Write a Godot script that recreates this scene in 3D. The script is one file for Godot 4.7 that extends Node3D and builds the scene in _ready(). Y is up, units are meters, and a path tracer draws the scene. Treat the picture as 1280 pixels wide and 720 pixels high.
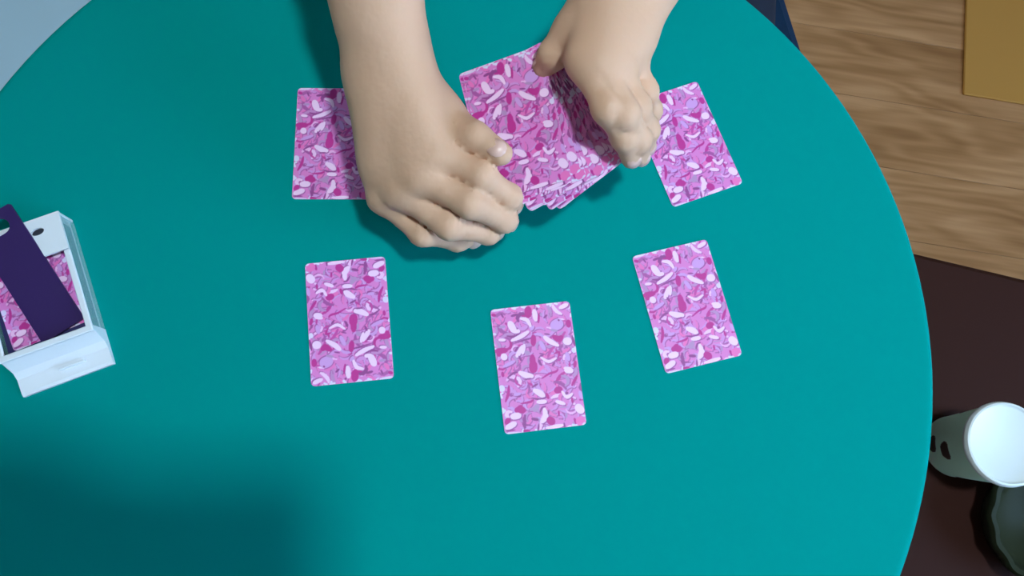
extends Node3D
# A round felt-covered card table seen from above: cards dealt face down, two hands shuffling.
# Metres, y up. The table top lies at y = TOP; x runs along the floor planks.

const TOP := 0.74
const SEAT := 0.45
var rng := RandomNumberGenerator.new()
var used := {}

# ------------------------------------------------------------------ naming
func numbered(called: String) -> String:
	var k: int = used.get(called, -1) + 1
	used[called] = k
	return called if k == 0 else "%s_%03d" % [called, k]

func tag(o: Node3D, label: String, category: String, group := "") -> Node3D:
	o.set_meta("label", label)
	o.set_meta("category", category)
	if group != "":
		o.set_meta("group", group)
	return o

func thing(called: String, label: String, category: String, at := Vector3.ZERO, turn := 0.0, group := "") -> Node3D:
	var o := Node3D.new()
	o.name = numbered(called)
	add_child(o)
	o.position = at
	o.rotation.y = turn
	tag(o, label, category, group)
	return o

func put(called: String, mesh: Mesh, m: Material, parent: Node = null) -> MeshInstance3D:
	var o := MeshInstance3D.new()
	o.mesh = mesh
	if m:
		o.material_override = m
	if parent:
		o.name = called
		parent.add_child(o, true)
	else:
		o.name = numbered(called)
		add_child(o)
	return o

func struct(called: String, mesh: Mesh, m: Material) -> MeshInstance3D:
	var o := MeshInstance3D.new()
	o.mesh = mesh
	o.material_override = m
	o.name = called
	add_child(o)
	o.set_meta("kind", "structure")
	return o

# ------------------------------------------------------------------ mesh building
class Shape:
	var st := SurfaceTool.new()
	func _init():
		st.begin(Mesh.PRIMITIVE_TRIANGLES)
	func vert(p: Vector3, n: Vector3, uv := Vector2.ZERO):
		st.set_normal(n)
		st.set_uv(uv)
		st.add_vertex(p)
	func tri(a: Vector3, b: Vector3, c: Vector3, out: Vector3):
		var n := (a - c).cross(a - b)
		if n.length_squared() < 1e-20:
			return
		n = n.normalized()
		if n.dot(out) < 0.0:
			n = -n
			vert(a, n); vert(c, n); vert(b, n)
		else:
			vert(a, n); vert(b, n); vert(c, n)
	func quad(a: Vector3, b: Vector3, c: Vector3, d: Vector3, out: Vector3):
		tri(a, b, c, out)
		tri(a, c, d, out)
	func smooth_tri(p: Array, n: Array, uv: Array):
		var f: Vector3 = (p[0] - p[2]).cross(p[0] - p[1])
		var order := [0, 1, 2]
		if f.dot(n[0] + n[1] + n[2]) < 0.0:
			order = [0, 2, 1]
		for i in order:
			vert(p[i], n[i], uv[i])
	# box with chamfered edges; xf places it
	func box(size: Vector3, c: float, xf := Transform3D.IDENTITY):
		var h := size / 2.0
		var corner := func(s: Vector3, axis: int) -> Vector3:
			var v := h - Vector3(c, c, c)
			v[axis] = h[axis]
			return xf * (v * s)
		for axis in 3:
			var u := (axis + 1) % 3
			var w := (axis + 2) % 3
			for sg in [-1.0, 1.0]:
				var q := []
				for k in [[-1, -1], [1, -1], [1, 1], [-1, 1]]:
					var s := Vector3.ZERO
					s[axis] = sg; s[u] = k[0]; s[w] = k[1]
					q.append(corner.call(s, axis))
				var out := Vector3.ZERO
				out[axis] = sg
				quad(q[0], q[1], q[2], q[3], xf.basis * out)
			if c > 0.0:
				for su in [-1.0, 1.0]:
					for sw in [-1.0, 1.0]:
						var a := Vector3.ZERO
						a[axis] = -1; a[u] = su; a[w] = sw
						var b := a
						b[axis] = 1
						var out := a + b
						quad(corner.call(a, u), corner.call(b, u), corner.call(b, w), corner.call(a, w), xf.basis * out)
		if c > 0.0:
			for i in 8:
				var s := Vector3(1 if i & 1 else -1, 1 if i & 2 else -1, 1 if i & 4 else -1)
				tri(corner.call(s, 0), corner.call(s, 1), corner.call(s, 2), xf.basis * s)
	# turned profile of (radius, height), from the bottom axis out, up and back in
	func lathe(pts: Array, seg := 48, at := Vector3.ZERO, sharp := 0.7):
		var nor := []
		for i in pts.size() - 1:
			var d: Vector2 = pts[i + 1] - pts[i]
			nor.append(Vector2(d.y, -d.x).normalized())
		var run := 0.0
		for i in nor.size():
			var n0: Vector2 = nor[i]
			var n1: Vector2 = nor[i]
			if i > 0 and nor[i - 1].dot(nor[i]) > sharp:
				n0 = (nor[i - 1] + nor[i]).normalized()
			if i < nor.size() - 1 and nor[i + 1].dot(nor[i]) > sharp:
				n1 = (nor[i + 1] + nor[i]).normalized()
			var step: float = pts[i].distance_to(pts[i + 1])
			for k in seg:
				var a0 := TAU * k / seg
				var a1 := TAU * (k + 1) / seg
				var P := []
				var N := []
				var U := []
				for e in [[a0, 0], [a1, 0], [a1, 1], [a0, 1]]:
					var q: Vector2 = pts[i + e[1]]
					var m: Vector2 = n1 if e[1] else n0
					var r := Vector3(cos(e[0]), 0, sin(e[0]))
					P.append(at + r * q.x + Vector3(0, q.y, 0))
					N.append((r * m.x + Vector3(0, m.y, 0)).normalized())
					U.append(Vector2(float(k + (1 if e[0] == a1 else 0)) / seg, run + step * e[1]))
				if P[0].distance_squared_to(P[1]) > 1e-14:
					smooth_tri([P[0], P[1], P[2]], [N[0], N[1], N[2]], [U[0], U[1], U[2]])
				if P[2].distance_squared_to(P[3]) > 1e-14:
					smooth_tri([P[0], P[2], P[3]], [N[0], N[2], N[3]], [U[0], U[2], U[3]])
			run += step
	func rod(a: Vector3, b: Vector3, ra: float, rb: float, seg := 16):
		var z := (b - a).normalized()
		var x := z.cross(Vector3.RIGHT if absf(z.x) < 0.8 else Vector3.UP).normalized()
		var y := z.cross(x)
		for k in seg:
			var d0 := x * cos(TAU * k / seg) + y * sin(TAU * k / seg)
			var d1 := x * cos(TAU * (k + 1) / seg) + y * sin(TAU * (k + 1) / seg)
			var P := [a + d0 * ra, a + d1 * ra, b + d1 * rb, b + d0 * rb]
			smooth_tri([P[0], P[1], P[2]], [d0, d1, d1], [Vector2.ZERO, Vector2.ZERO, Vector2.ZERO])
			smooth_tri([P[0], P[2], P[3]], [d0, d1, d0], [Vector2.ZERO, Vector2.ZERO, Vector2.ZERO])
			tri(a, P[0], P[1], -z)
			tri(b, P[2], P[3], z)
	# flat polygon (may be keyholed) pushed up by depth: points are (x, z), rises along y
	func slab(poly: PackedVector2Array, y0: float, y1: float, holes: Array = []):
		var whole := poly
		var tris := Geometry2D.triangulate_polygon(whole)
		for i in range(0, tris.size(), 3):
			var a := whole[tris[i]]
			var b := whole[tris[i + 1]]
			var c := whole[tris[i + 2]]
			tri(Vector3(a.x, y1, a.y), Vector3(b.x, y1, b.y), Vector3(c.x, y1, c.y), Vector3.UP)
			tri(Vector3(a.x, y0, a.y), Vector3(b.x, y0, b.y), Vector3(c.x, y0, c.y), Vector3.DOWN)
		var side := 1.0 if Geometry2D.is_polygon_clockwise(whole) else -1.0
		for i in whole.size():
			var a := whole[i]
			var b := whole[(i + 1) % whole.size()]
			var d := b - a
			var out := Vector3(-d.y, 0, d.x) * side
			quad(Vector3(a.x, y0, a.y), Vector3(b.x, y0, b.y), Vector3(b.x, y1, b.y), Vector3(a.x, y1, a.y), out)
	func done() -> ArrayMesh:
		return st.commit()

# distances to tapered capsules on a grid, joined smoothly, meshed as surface nets
class Field:
	var o: Vector3
	var c: float
	var nx: int
	var ny: int
	var nz: int
	var v := PackedFloat32Array()
	func _init(lo: Vector3, hi: Vector3, cell: float):
		o = lo
		c = cell
		nx = int(ceil((hi.x - lo.x) / cell)) + 1
		ny = int(ceil((hi.y - lo.y) / cell)) + 1
		nz = int(ceil((hi.z - lo.z) / cell)) + 1
		v.resize(nx * ny * nz)
		v.fill(1.0)
	func like() -> Field:
		return Field.new(o, o + Vector3(nx - 1.4, ny - 1.4, nz - 1.4) * c, c)
	func cap(a: Vector3, b: Vector3, ra: float, rb: float, k: float):
		var pad := maxf(ra, rb) + k + 2.5 * c
		var lo := ((a.min(b) - Vector3(pad, pad, pad)) - o) / c
		var hi := ((a.max(b) + Vector3(pad, pad, pad)) - o) / c
		var ab := b - a
		var l2 := maxf(ab.length_squared(), 1e-12)
		for iz in range(maxi(0, int(lo.z)), mini(nz, int(hi.z) + 1)):
			for iy in range(maxi(0, int(lo.y)), mini(ny, int(hi.y) + 1)):
				var row := (iz * ny + iy) * nx
				for ix in range(maxi(0, int(lo.x)), mini(nx, int(hi.x) + 1)):
					var p := o + Vector3(ix, iy, iz) * c - a
					var t := clampf(p.dot(ab) / l2, 0.0, 1.0)
					var d := (p - ab * t).length() - lerpf(ra, rb, t)
					var e := v[row + ix]
					if e < 0.9:
						var h := maxf(k - absf(d - e), 0.0)
						d = minf(d, e) - h * h / (4.0 * maxf(k, 1e-6))
					v[row + ix] = minf(d, e)
	# keep only what lies on the side of a plane that n points away from
	func cut(at: Vector3, n: Vector3):
		var i := 0
		for iz in nz:
			for iy in ny:
				for ix in nx:
					if v[i] < 0.9:
						v[i] = maxf(v[i], (o + Vector3(ix, iy, iz) * c - at).dot(n))
					i += 1
	func take(base: Field, g: Field, k: float):
		for i in v.size():
			var d := g.v[i]
			if d < 0.9:
				var e := base.v[i]
				if e < 0.9:
					var h := maxf(k - absf(d - e), 0.0)
					d = minf(d, e) - h * h / (4.0 * k)
				if d < v[i]:
					v[i] = d
	func mesh_into(st: SurfaceTool):
		var ids := {}
		var pos: Array[Vector3] = []
		var nor: Array[Vector3] = []
		var sx := 1
		var sy := nx
		var sz := nx * ny
		var corners := [0, sx, sy, sx + sy, sz, sx + sz, sy + sz, sx + sy + sz]
		var offs := [Vector3(0, 0, 0), Vector3(1, 0, 0), Vector3(0, 1, 0), Vector3(1, 1, 0), Vector3(0, 0, 1), Vector3(1, 0, 1), Vector3(0, 1, 1), Vector3(1, 1, 1)]
		var edges := [[0, 1], [2, 3], [4, 5], [6, 7], [0, 2], [1, 3], [4, 6], [5, 7], [0, 4], [1, 5], [2, 6], [3, 7]]
		for iz in nz - 1:
			for iy in ny - 1:
				for ix in nx - 1:
					var i := ix + iy * sy + iz * sz
					var s0 := v[i] < 0.0
					if s0 == (v[i + 1] < 0.0) and s0 == (v[i + sy] < 0.0) and s0 == (v[i + sy + 1] < 0.0) and s0 == (v[i + sz] < 0.0) and s0 == (v[i + sz + 1] < 0.0) and s0 == (v[i + sz + sy] < 0.0) and s0 == (v[i + sz + sy + 1] < 0.0):
						continue
					var acc := Vector3.ZERO
					var cnt := 0
					for e in edges:
						var a := v[i + corners[e[0]]]
						var b := v[i + corners[e[1]]]
						if (a < 0.0) != (b < 0.0):
							acc += offs[e[0]].lerp(offs[e[1]], a / (a - b))
							cnt += 1
					var g := Vector3(v[i + 1] - v[i] + v[i + sy + sz + 1] - v[i + sy + sz], v[i + sy] - v[i] + v[i + 1 + sy + sz] - v[i + 1 + sz], v[i + sz] - v[i] + v[i + 1 + sy + sz] - v[i + 1 + sy])
					ids[i] = pos.size()
					pos.append(o + (Vector3(ix, iy, iz) + acc / cnt) * c)
					nor.append(g.normalized())
		for i in ids:
			var inside := v[i] < 0.0
			for ax in [[sx, sy, sz], [sy, sz, sx], [sz, sx, sy]]:
				if inside == (v[i + ax[0]] < 0.0):
					continue
				var q := [i, i - ax[1], i - ax[1] - ax[2], i - ax[2]]
				if not (ids.has(q[1]) and ids.has(q[2]) and ids.has(q[3])):
					continue
				var k := [ids[q[0]], ids[q[1]], ids[q[2]], ids[q[3]]]
				for t in [[0, 1, 2], [0, 2, 3]]:
					var a: int = k[t[0]]
					var b: int = k[t[1]]
					var d: int = k[t[2]]
					var f := (pos[a] - pos[d]).cross(pos[a] - pos[b])
					if f.dot(nor[a] + nor[b] + nor[d]) < 0.0:
						var sw := b
						b = d
						d = sw
					for w in [a, b, d]:
						st.set_normal(nor[w])
						st.set_uv(Vector2.ZERO)
						st.add_vertex(pos[w])

# ------------------------------------------------------------------ materials
func mat(c: Color, rough := 0.8, spec := 0.5) -> StandardMaterial3D:
	var m := StandardMaterial3D.new()
	m.albedo_color = c
	m.roughness = rough
	m.metallic_specular = spec
	return m

func rgb(r: int, g: int, b: int) -> Color:
	return Color(r / 255.0, g / 255.0, b / 255.0)

func noise_tex(freq: float, size: int, normal: bool, strength := 4.0, octaves := 3) -> NoiseTexture2D:
	var n := FastNoiseLite.new()
	n.noise_type = FastNoiseLite.TYPE_SIMPLEX_SMOOTH
	n.frequency = freq
	n.fractal_octaves = octaves
	n.seed = 7
	var t := NoiseTexture2D.new()
	t.width = size
	t.height = size
	t.seamless = true
	t.noise = n
	t.as_normal_map = normal
	t.bump_strength = strength
	return t

func grained(m: StandardMaterial3D, scale: float, freq: float, strength: float) -> StandardMaterial3D:
	m.normal_enabled = true
	m.normal_texture = noise_tex(freq, 256, true, strength)
	m.uv1_triplanar = true
	m.uv1_world_triplanar = true
	m.uv1_scale = Vector3(scale, scale, scale)
	return m

# the printed back of the cards: overlapping curved brush strokes; [colour, width mm, x, y, x, y, ...]
const BACK := [
	["W",4.4,12.8,11.2,14.8,16.7], ["W",2.8,14.7,17.5,18.3,17.5], ["D",1.5,9.7,19.9,13.6,21.1,18.5,19.4], ["W",2.9,12.6,23.6,19.4,21.4,24.8,18.7], ["D",1.3,13.7,25.9,21.2,24.2,26.4,23.4],
	["M",3.4,28.1,22.5,27.3,27.9], ["M",4.4,26.8,2.1,26.2,7.1], ["M",1.6,21.8,6.9,26.9,7.2], ["W",2.6,20.8,8.7,25.1,10.4,27.1,15.2], ["W",3.4,31.0,4.2,31.3,10.8],
	["M",1.6,34.0,6.9,32.9,12.9], ["D",1.5,33.0,2.9,33.2,3.1], ["D",1.5,37.3,10.0,39.4,8.3], ["M",3.7,42.4,24.2,45.7,26.4,47.7,25.2], ["W",3.3,35.9,23.8,39.1,27.1,44.4,30.7],
	["L",6.6,44.2,16.5,47.3,15.3], ["D",1.3,47.3,12.7,47.6,13.1], ["M",3.3,54.1,14.6,54.0,17.7], ["W",2.9,54.8,2.4,49.7,4.1], ["B",1.8,1.3,1.0,9.2,0.4],
	["B",1.1,15.1,0.3,18.2,-0.5], ["H",2.6,3.3,7.0,5.2,10.3], ["G",1.8,4.9,13.3,8.6,13.0], ["B",2.2,-0.8,8.0,-1.1,14.1], ["B",1.8,-0.3,17.5,1.5,17.8],
	["W",2.2,4.0,22.2,7.6,22.6], ["M",3.7,1.0,29.9,7.5,30.0], ["M",2.9,2.3,31.5,2.3,32.6], ["W",4.1,5.6,34.1,5.9,34.9], ["D",1.6,13.9,31.5,16.3,28.8],
	["W",2.9,19.3,28.4,16.2,33.2,14.9,35.2], ["W",2.6,20.8,27.9,19.0,33.5], ["D",1.6,16.3,35.4,17.4,38.4], ["G",2.9,21.6,33.1,22.9,34.0], ["M",3.7,25.5,36.5,25.2,44.4],
	["M",4.9,25.4,42.2,25.3,43.7], ["W",4.9,50.9,28.5,52.3,28.7], ["D",1.8,55.4,25.4,56.5,32.2], ["B",2.9,55.2,35.0,55.4,36.1], ["D",1.1,30.8,34.9,34.2,36.1],
	["M",1.6,41.4,36.2,44.7,35.7,43.5,39.4], ["W",2.2,31.5,37.9,36.4,41.4,42.0,39.6], ["D",1.1,29.8,39.2,31.1,43.6], ["D",1.5,38.8,44.6,40.5,42.6], ["M",2.2,55.1,43.7,54.2,47.1],
	["W",2.2,47.0,47.3,51.2,47.9], ["M",2.1,1.1,3.7,2.8,4.3], ["D",1.8,14.5,6.1,18.3,5.4], ["D",1.3,7.3,3.7,8.5,6.5], ["L",2.9,32.5,27.1,34.7,32.5],
	["L",2.9,50.0,37.2,50.7,41.7], ["L",2.5,12.3,38.5,4.9,41.2], ["G",1.8,40.9,19.1,45.1,20.4], ["D",1.2,36.2,21.5,39.7,22.4], ["L",2.2,27.1,17.5,28.9,15.4],
	["M",4.9,25.4,42.9,25.0,46.0], ["H",2.0,28.3,47.6,32.4,44.1], ["W",3.7,15.4,46.8,19.8,49.3,23.6,50.2], ["D",1.1,17.9,51.9,22.7,51.6], ["D",1.5,22.7,57.9,26.8,56.0],
	["M",1.6,30.4,52.6,35.5,50.0,40.4,49.0,42.2,47.7], ["D",1.5,6.4,49.3,10.6,46.7,13.8,46.3], ["H",2.5,5.4,47.2,5.8,47.6], ["M",2.0,3.3,45.4,3.4,47.8], ["W",3.7,48.0,49.0,51.5,49.6],
	["M",2.0,54.8,53.9,50.7,59.7], ["M",2.0,6.6,55.2,5.6,60.4,3.1,65.5], ["B",3.7,1.4,55.7,1.7,56.9], ["B",2.5,0.3,70.4,0.5,72.7], ["W",3.8,24.0,60.3,27.6,62.7,29.6,64.8],
	["D",1.5,21.8,65.4,27.0,66.8,31.8,65.9], ["M",2.0,32.1,63.6,32.9,66.7], ["M",1.6,13.7,68.2,19.9,67.8,22.4,66.6], ["H",2.5,35.2,64.0,39.3,62.5], ["M",4.1,39.4,62.2,41.8,61.7],
	["W",2.5,43.1,63.4,46.0,67.4,49.8,65.7], ["D",1.6,45.6,65.2,46.7,64.6], ["M",1.6,49.3,68.7,49.3,71.7], ["W",2.9,25.3,68.5,30.6,68.8], ["W",2.6,38.3,69.7,43.4,71.9],
	["D",1.5,25.9,75.7,27.8,72.9,30.2,72.1], ["W",3.4,29.2,73.9,29.4,79.1,26.5,82.4], ["D",1.2,32.1,75.0,31.4,77.5], ["M",4.1,10.1,72.3,14.7,72.9], ["M",2.9,11.8,71.0,13.4,70.5],
	["G",3.3,22.3,73.8,24.9,71.1], ["W",4.1,6.6,76.4,11.2,76.2], ["M",3.3,3.3,78.2,2.3,80.3], ["M",4.6,32.0,81.6,33.3,83.3], ["D",2.0,20.0,79.5,23.7,80.6],
	["G",1.0,39.2,73.9,46.1,74.4], ["G",1.6,44.0,78.6,43.5,81.5], ["W",4.9,52.6,75.2,54.5,78.0], ["M",1.8,49.1,82.9,49.8,86.0], ["H",5.7,53.0,84.9,53.3,85.3],
	["W",3.7,2.0,83.5,7.6,81.3], ["D",1.3,1.0,85.6,7.1,85.6], ["B",2.3,0.0,87.7,12.1,88.4], ["M",2.5,13.7,87.1,16.7,87.8], ["D",1.1,12.8,82.3,19.4,84.2],
	["D",1.3,24.1,83.6,22.7,88.6], ["W",2.5,29.0,86.8,35.9,86.6,40.5,86.3], ["D",1.3,41.5,85.0,41.7,88.7], ["W",2.5,44.0,88.6,45.6,88.0], ["B",2.9,54.7,88.7,56.0,87.4],
	["L",2.1,9.8,61.7,13.7,61.4], ["D",1.0,11.9,63.5,14.3,63.0], ["L",2.5,55.4,64.9,56.2,69.5], ["M",1.5,38.9,76.5,38.6,79.5]
]
const PX := 5.0
func stroke(img: Image, c: Color, w: float, pts: Array):
	for i in pts.size() - 1:
		var a: Vector2 = pts[i] * PX
		var b: Vector2 = pts[i + 1] * PX
		var s := (i + 0.5) / float(pts.size() - 1)
		var r := w * PX / 2.0 * (0.62 + 0.5 * sin(PI * s)) if pts.size() > 2 else w * PX / 2.0
		var lo := a.min(b) - Vector2(r, r)
		var hi := a.max(b) + Vector2(r, r)
		for y in range(maxi(0, int(lo.y)), mini(img.get_height(), int(hi.y) + 1)):
			for x in range(maxi(0, int(lo.x)), mini(img.get_width(), int(hi.x) + 1)):
				var p := Vector2(x, y)
				var q := Geometry2D.get_closest_point_to_segment(p, a, b)
				var d := p.distance_to(q)
				if d < r:
					img.set_pixel(x, y, img.get_pixel(x, y).lerp(c, clampf((r - d) / 3.0, 0.0, 1.0)))

# the printed dark outline along one side of a stroke
func edge_line(img: Image, c: Color, w: float, pts: Array):
	var moved := []
	for p in pts:
		moved.append(p + Vector2(0.45, 0.6))
	stroke(img, c, w, moved)

func card_back() -> ImageTexture:
	var img := Image.create_empty(int(57 * PX), int(88 * PX), false, Image.FORMAT_RGB8)
	img.fill(rgb(228, 130, 204))
	var cols := {"W": rgb(255, 216, 248), "B": rgb(232, 220, 248), "L": rgb(216, 160, 224), "G": rgb(190, 146, 194), "H": rgb(242, 116, 190), "M": rgb(196, 44, 140), "D": rgb(148, 64, 136)}
	var r := RandomNumberGenerator.new()
	r.seed = 41
	for i in 210:
		var p := Vector2(r.randf() * 57, r.randf() * 88)
		var a := r.randf() * TAU
		var bend := r.randf_range(-0.7, 0.7)
		var pts := [p]
		for k in 5:
			p += Vector2(cos(a), sin(a)) * r.randf_range(1.2, 2.4)
			a += bend
			pts.append(p)
		var key: String = ["L", "L", "W", "H", "M", "G", "L", "H", "D"][r.randi() % 9]
		var wide := r.randf_range(1.6, 3.0)
		if key != "D" and key != "M":
			edge_line(img, cols["D"].lerp(rgb(228, 130, 204), 0.45), wide, pts)
		stroke(img, cols[key].lerp(rgb(228, 130, 204), r.randf_range(0.1, 0.5)), wide, pts)
	# pale ends of strokes run off the edges
	for i in 46:
		var p := Vector2(r.randf() * 57, [0.3, 87.7][i % 2]) if i % 3 else Vector2([0.3, 56.7][i % 2], r.randf() * 88)
		var a := r.randf() * TAU
		stroke(img, cols["B"], r.randf_range(1.2, 2.6), [p, p + Vector2(cos(a), sin(a)) * 1.6])
	for s in BACK:
		var pts := []
		for k in range(2, s.size(), 2):
			pts.append(Vector2(s[k], s[k + 1]))
		var fine := []
		for k in pts.size() - 1:
			for q in 4:
				fine.append(pts[k].cubic_interpolate(pts[k + 1], pts[maxi(k - 1, 0)], pts[mini(k + 2, pts.size() - 1)], q / 4.0))
		fine.append(pts[-1])
		if s[0] == "W" or s[0] == "L":
			edge_line(img, cols["D"].lerp(rgb(228, 130, 204), 0.25), s[1] * 1.15, fine)
		stroke(img, cols[s[0]].lerp(rgb(228, 130, 204), 0.08), s[1] * 1.15, fine)
	img.generate_mipmaps()
	return ImageTexture.create_from_image(img)

func card_mesh(back: Material, paper: Material) -> ArrayMesh:
	var out := []
	var w := 0.0285
	var h := 0.044
	var r := 0.0028
	for q in [[1, 1, 0.0], [-1, 1, 0.5], [-1, -1, 1.0], [1, -1, 1.5]]:
		for k in 5:
			var a: float = PI * q[2] + PI / 2 * k / 4.0
			out.append(Vector2(q[0] * (w - r) + cos(a) * r, q[1] * (h - r) + sin(a) * r))
	var t := 0.0003
	var a := Shape.new()
	var b := Shape.new()
	for i in out.size():
		var p: Vector2 = out[i]
		var q: Vector2 = out[(i + 1) % out.size()]
		var P := [Vector3(0, t, 0), Vector3(p.x, t, p.y), Vector3(q.x, t, q.y)]
		var U := []
		for v in P:
			U.append(Vector2(v.x / (2 * w) + 0.5, v.z / (2 * h) + 0.5))
		a.smooth_tri(P, [Vector3.UP, Vector3.UP, Vector3.UP], U)
		b.tri(Vector3.ZERO, Vector3(p.x, 0, p.y), Vector3(q.x, 0, q.y), Vector3.DOWN)
		b.quad(Vector3(p.x, 0, p.y), Vector3(q.x, 0, q.y), Vector3(q.x, t, q.y), Vector3(p.x, t, p.y), Vector3(p.x + q.x, 0, p.y + q.y))
	var m := a.st.commit()
	m = b.st.commit(m)
	m.surface_set_material(0, back)
	m.surface_set_material(1, paper)
	return m

func wood_texture(seed_: int, light: Color, mid: Color, dark: Color) -> ImageTexture:
	var n := FastNoiseLite.new()
	n.seed = seed_
	n.frequency = 1.0
	n.fractal_octaves = 3
	var fine := FastNoiseLite.new()
	fine.seed = seed_ + 50
	fine.frequency = 1.0
	fine.fractal_octaves = 2
	var W := 512
	var H := 96
	var img := Image.create_empty(W, H, false, Image.FORMAT_RGB8)
	for y in H:
		for x in W:
			var u := x / float(W) * 1.2
			var w := y / float(H) * 0.13
			var warp := n.get_noise_2d(u * 1.5, w * 7.0)
			var ring := sin((w * 12.0 + warp * 2.6) * TAU)
			var f := fine.get_noise_2d(u * 6.0, w * 130.0)
			var broad := n.get_noise_2d(u * 2.2 + 40.0, w * 18.0)
			var s := clampf(0.5 + ring * 0.16 + f * 0.12 + broad * 0.5, 0.0, 1.0)
			var c := dark.lerp(mid, minf(s * 2.0, 1.0)).lerp(light, maxf(s * 2.0 - 1.0, 0.0))
			img.set_pixel(x, y, c)
	img.generate_mipmaps()
	return ImageTexture.create_from_image(img)

# ------------------------------------------------------------------ the person's hands
func hand_field(elbow: Vector3, wrist: Vector3, knuckles: Array, thumb: Array, fingers: Array) -> Field:
	var lo := elbow.min(wrist)
	var hi := elbow.max(wrist)
	for chain in fingers + [thumb, knuckles]:
		for p in chain:
			lo = lo.min(p)
			hi = hi.max(p)
	var pad := Vector3(0.055, 0.05, 0.05)
	var palm := Field.new(lo - pad, hi + pad, 0.003)
	var fore := elbow.lerp(wrist, 0.3)
	palm.cap(elbow, fore, 0.037, 0.037, 0.01)
	palm.cap(fore, elbow.lerp(wrist, 0.9), 0.037, 0.0245, 0.012)
	# the wrist is broad and flat: two capsules side by side
	var across: Vector3 = (knuckles[0] - knuckles[3]).normalized() * 0.011
	palm.cap(elbow.lerp(wrist, 0.75) + across, wrist + across, 0.021, 0.0175, 0.014)
	palm.cap(elbow.lerp(wrist, 0.75) - across, wrist - across, 0.021, 0.017, 0.014)
	for i in 4:
		var from: Vector3 = wrist + across * (1.1 - 0.75 * i)
		palm.cap(from, knuckles[i], 0.0165, [0.0118, 0.0118, 0.0112, 0.0102][i], 0.016)
	# ball of the thumb and heel of the hand
	palm.cap(wrist.lerp(thumb[0], 0.5), thumb[0].lerp(thumb[1], 0.6), 0.016, 0.0135, 0.016)
	palm.cap(wrist.lerp(knuckles[3], 0.25), wrist.lerp(knuckles[3], 0.7), 0.0165, 0.0145, 0.014)
	var whole := palm.like()
	whole.take(palm, palm, 0.0001)
	var radii := [[0.0102, 0.0090, 0.0079, 0.0068], [0.0104, 0.0092, 0.0081, 0.0069], [0.0099, 0.0088, 0.0077, 0.0066], [0.0088, 0.0078, 0.0070, 0.0061]]
	for i in 4:
		var g := palm.like()
		for k in 3:
			g.cap(fingers[i][k], fingers[i][k + 1], radii[i][k], radii[i][k + 1], 0.005)
			if k > 0:   # the knuckle stands out a little
				g.cap(fingers[i][k], fingers[i][k], radii[i][k] + 0.0007, radii[i][k] + 0.0007, 0.003)
		whole.take(palm, g, 0.006)
	var g := palm.like()
	g.cap(thumb[0], thumb[1], 0.0135, 0.0112, 0.006)
	g.cap(thumb[1], thumb[2], 0.0112, 0.0098, 0.005)
	g.cap(thumb[2], thumb[3], 0.0100, 0.0078, 0.004)
	whole.take(palm, g, 0.010)
	return whole

func nail(parent: Node3D, dip: Vector3, tip: Vector3, outward: Vector3, r: float, m: Material):
	var z := (tip - dip).normalized()
	var y := (outward - z * outward.dot(z)).normalized()
	var x := y.cross(z)
	var s := Shape.new()
	var at := tip + y * (r * 0.80) - z * (r * 0.30)
	var n := 12
	for ring in 3:
		for k in n:
			var P := []
			var N := []
			for e in [[ring, k], [ring, k + 1], [ring + 1, k + 1], [ring + 1, k]]:
				var t: float = e[0] / 3.0
				var a: float = TAU * e[1] / n
				var d := Vector3(cos(a) * sin(t * PI / 2) * r * 0.78, cos(t * PI / 2) * r * 0.22, sin(a) * sin(t * PI / 2) * r * 0.95)
				P.append(at + x * d.x + y * d.y + z * d.z)
				N.append((x * d.x + y * (d.y * 4.0 + 0.002) + z * d.z).normalized())
			s.smooth_tri([P[0], P[1], P[2]], [N[0], N[1], N[2]], [Vector2.ZERO, Vector2.ZERO, Vector2.ZERO])
			s.smooth_tri([P[0], P[2], P[3]], [N[0], N[2], N[3]], [Vector2.ZERO, Vector2.ZERO, Vector2.ZERO])
	put("fingernail", s.done(), m, parent)

func mesh_of(f: Field) -> ArrayMesh:
	var st := SurfaceTool.new()
	st.begin(Mesh.PRIMITIVE_TRIANGLES)
	f.mesh_into(st)
	return st.commit()

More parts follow.
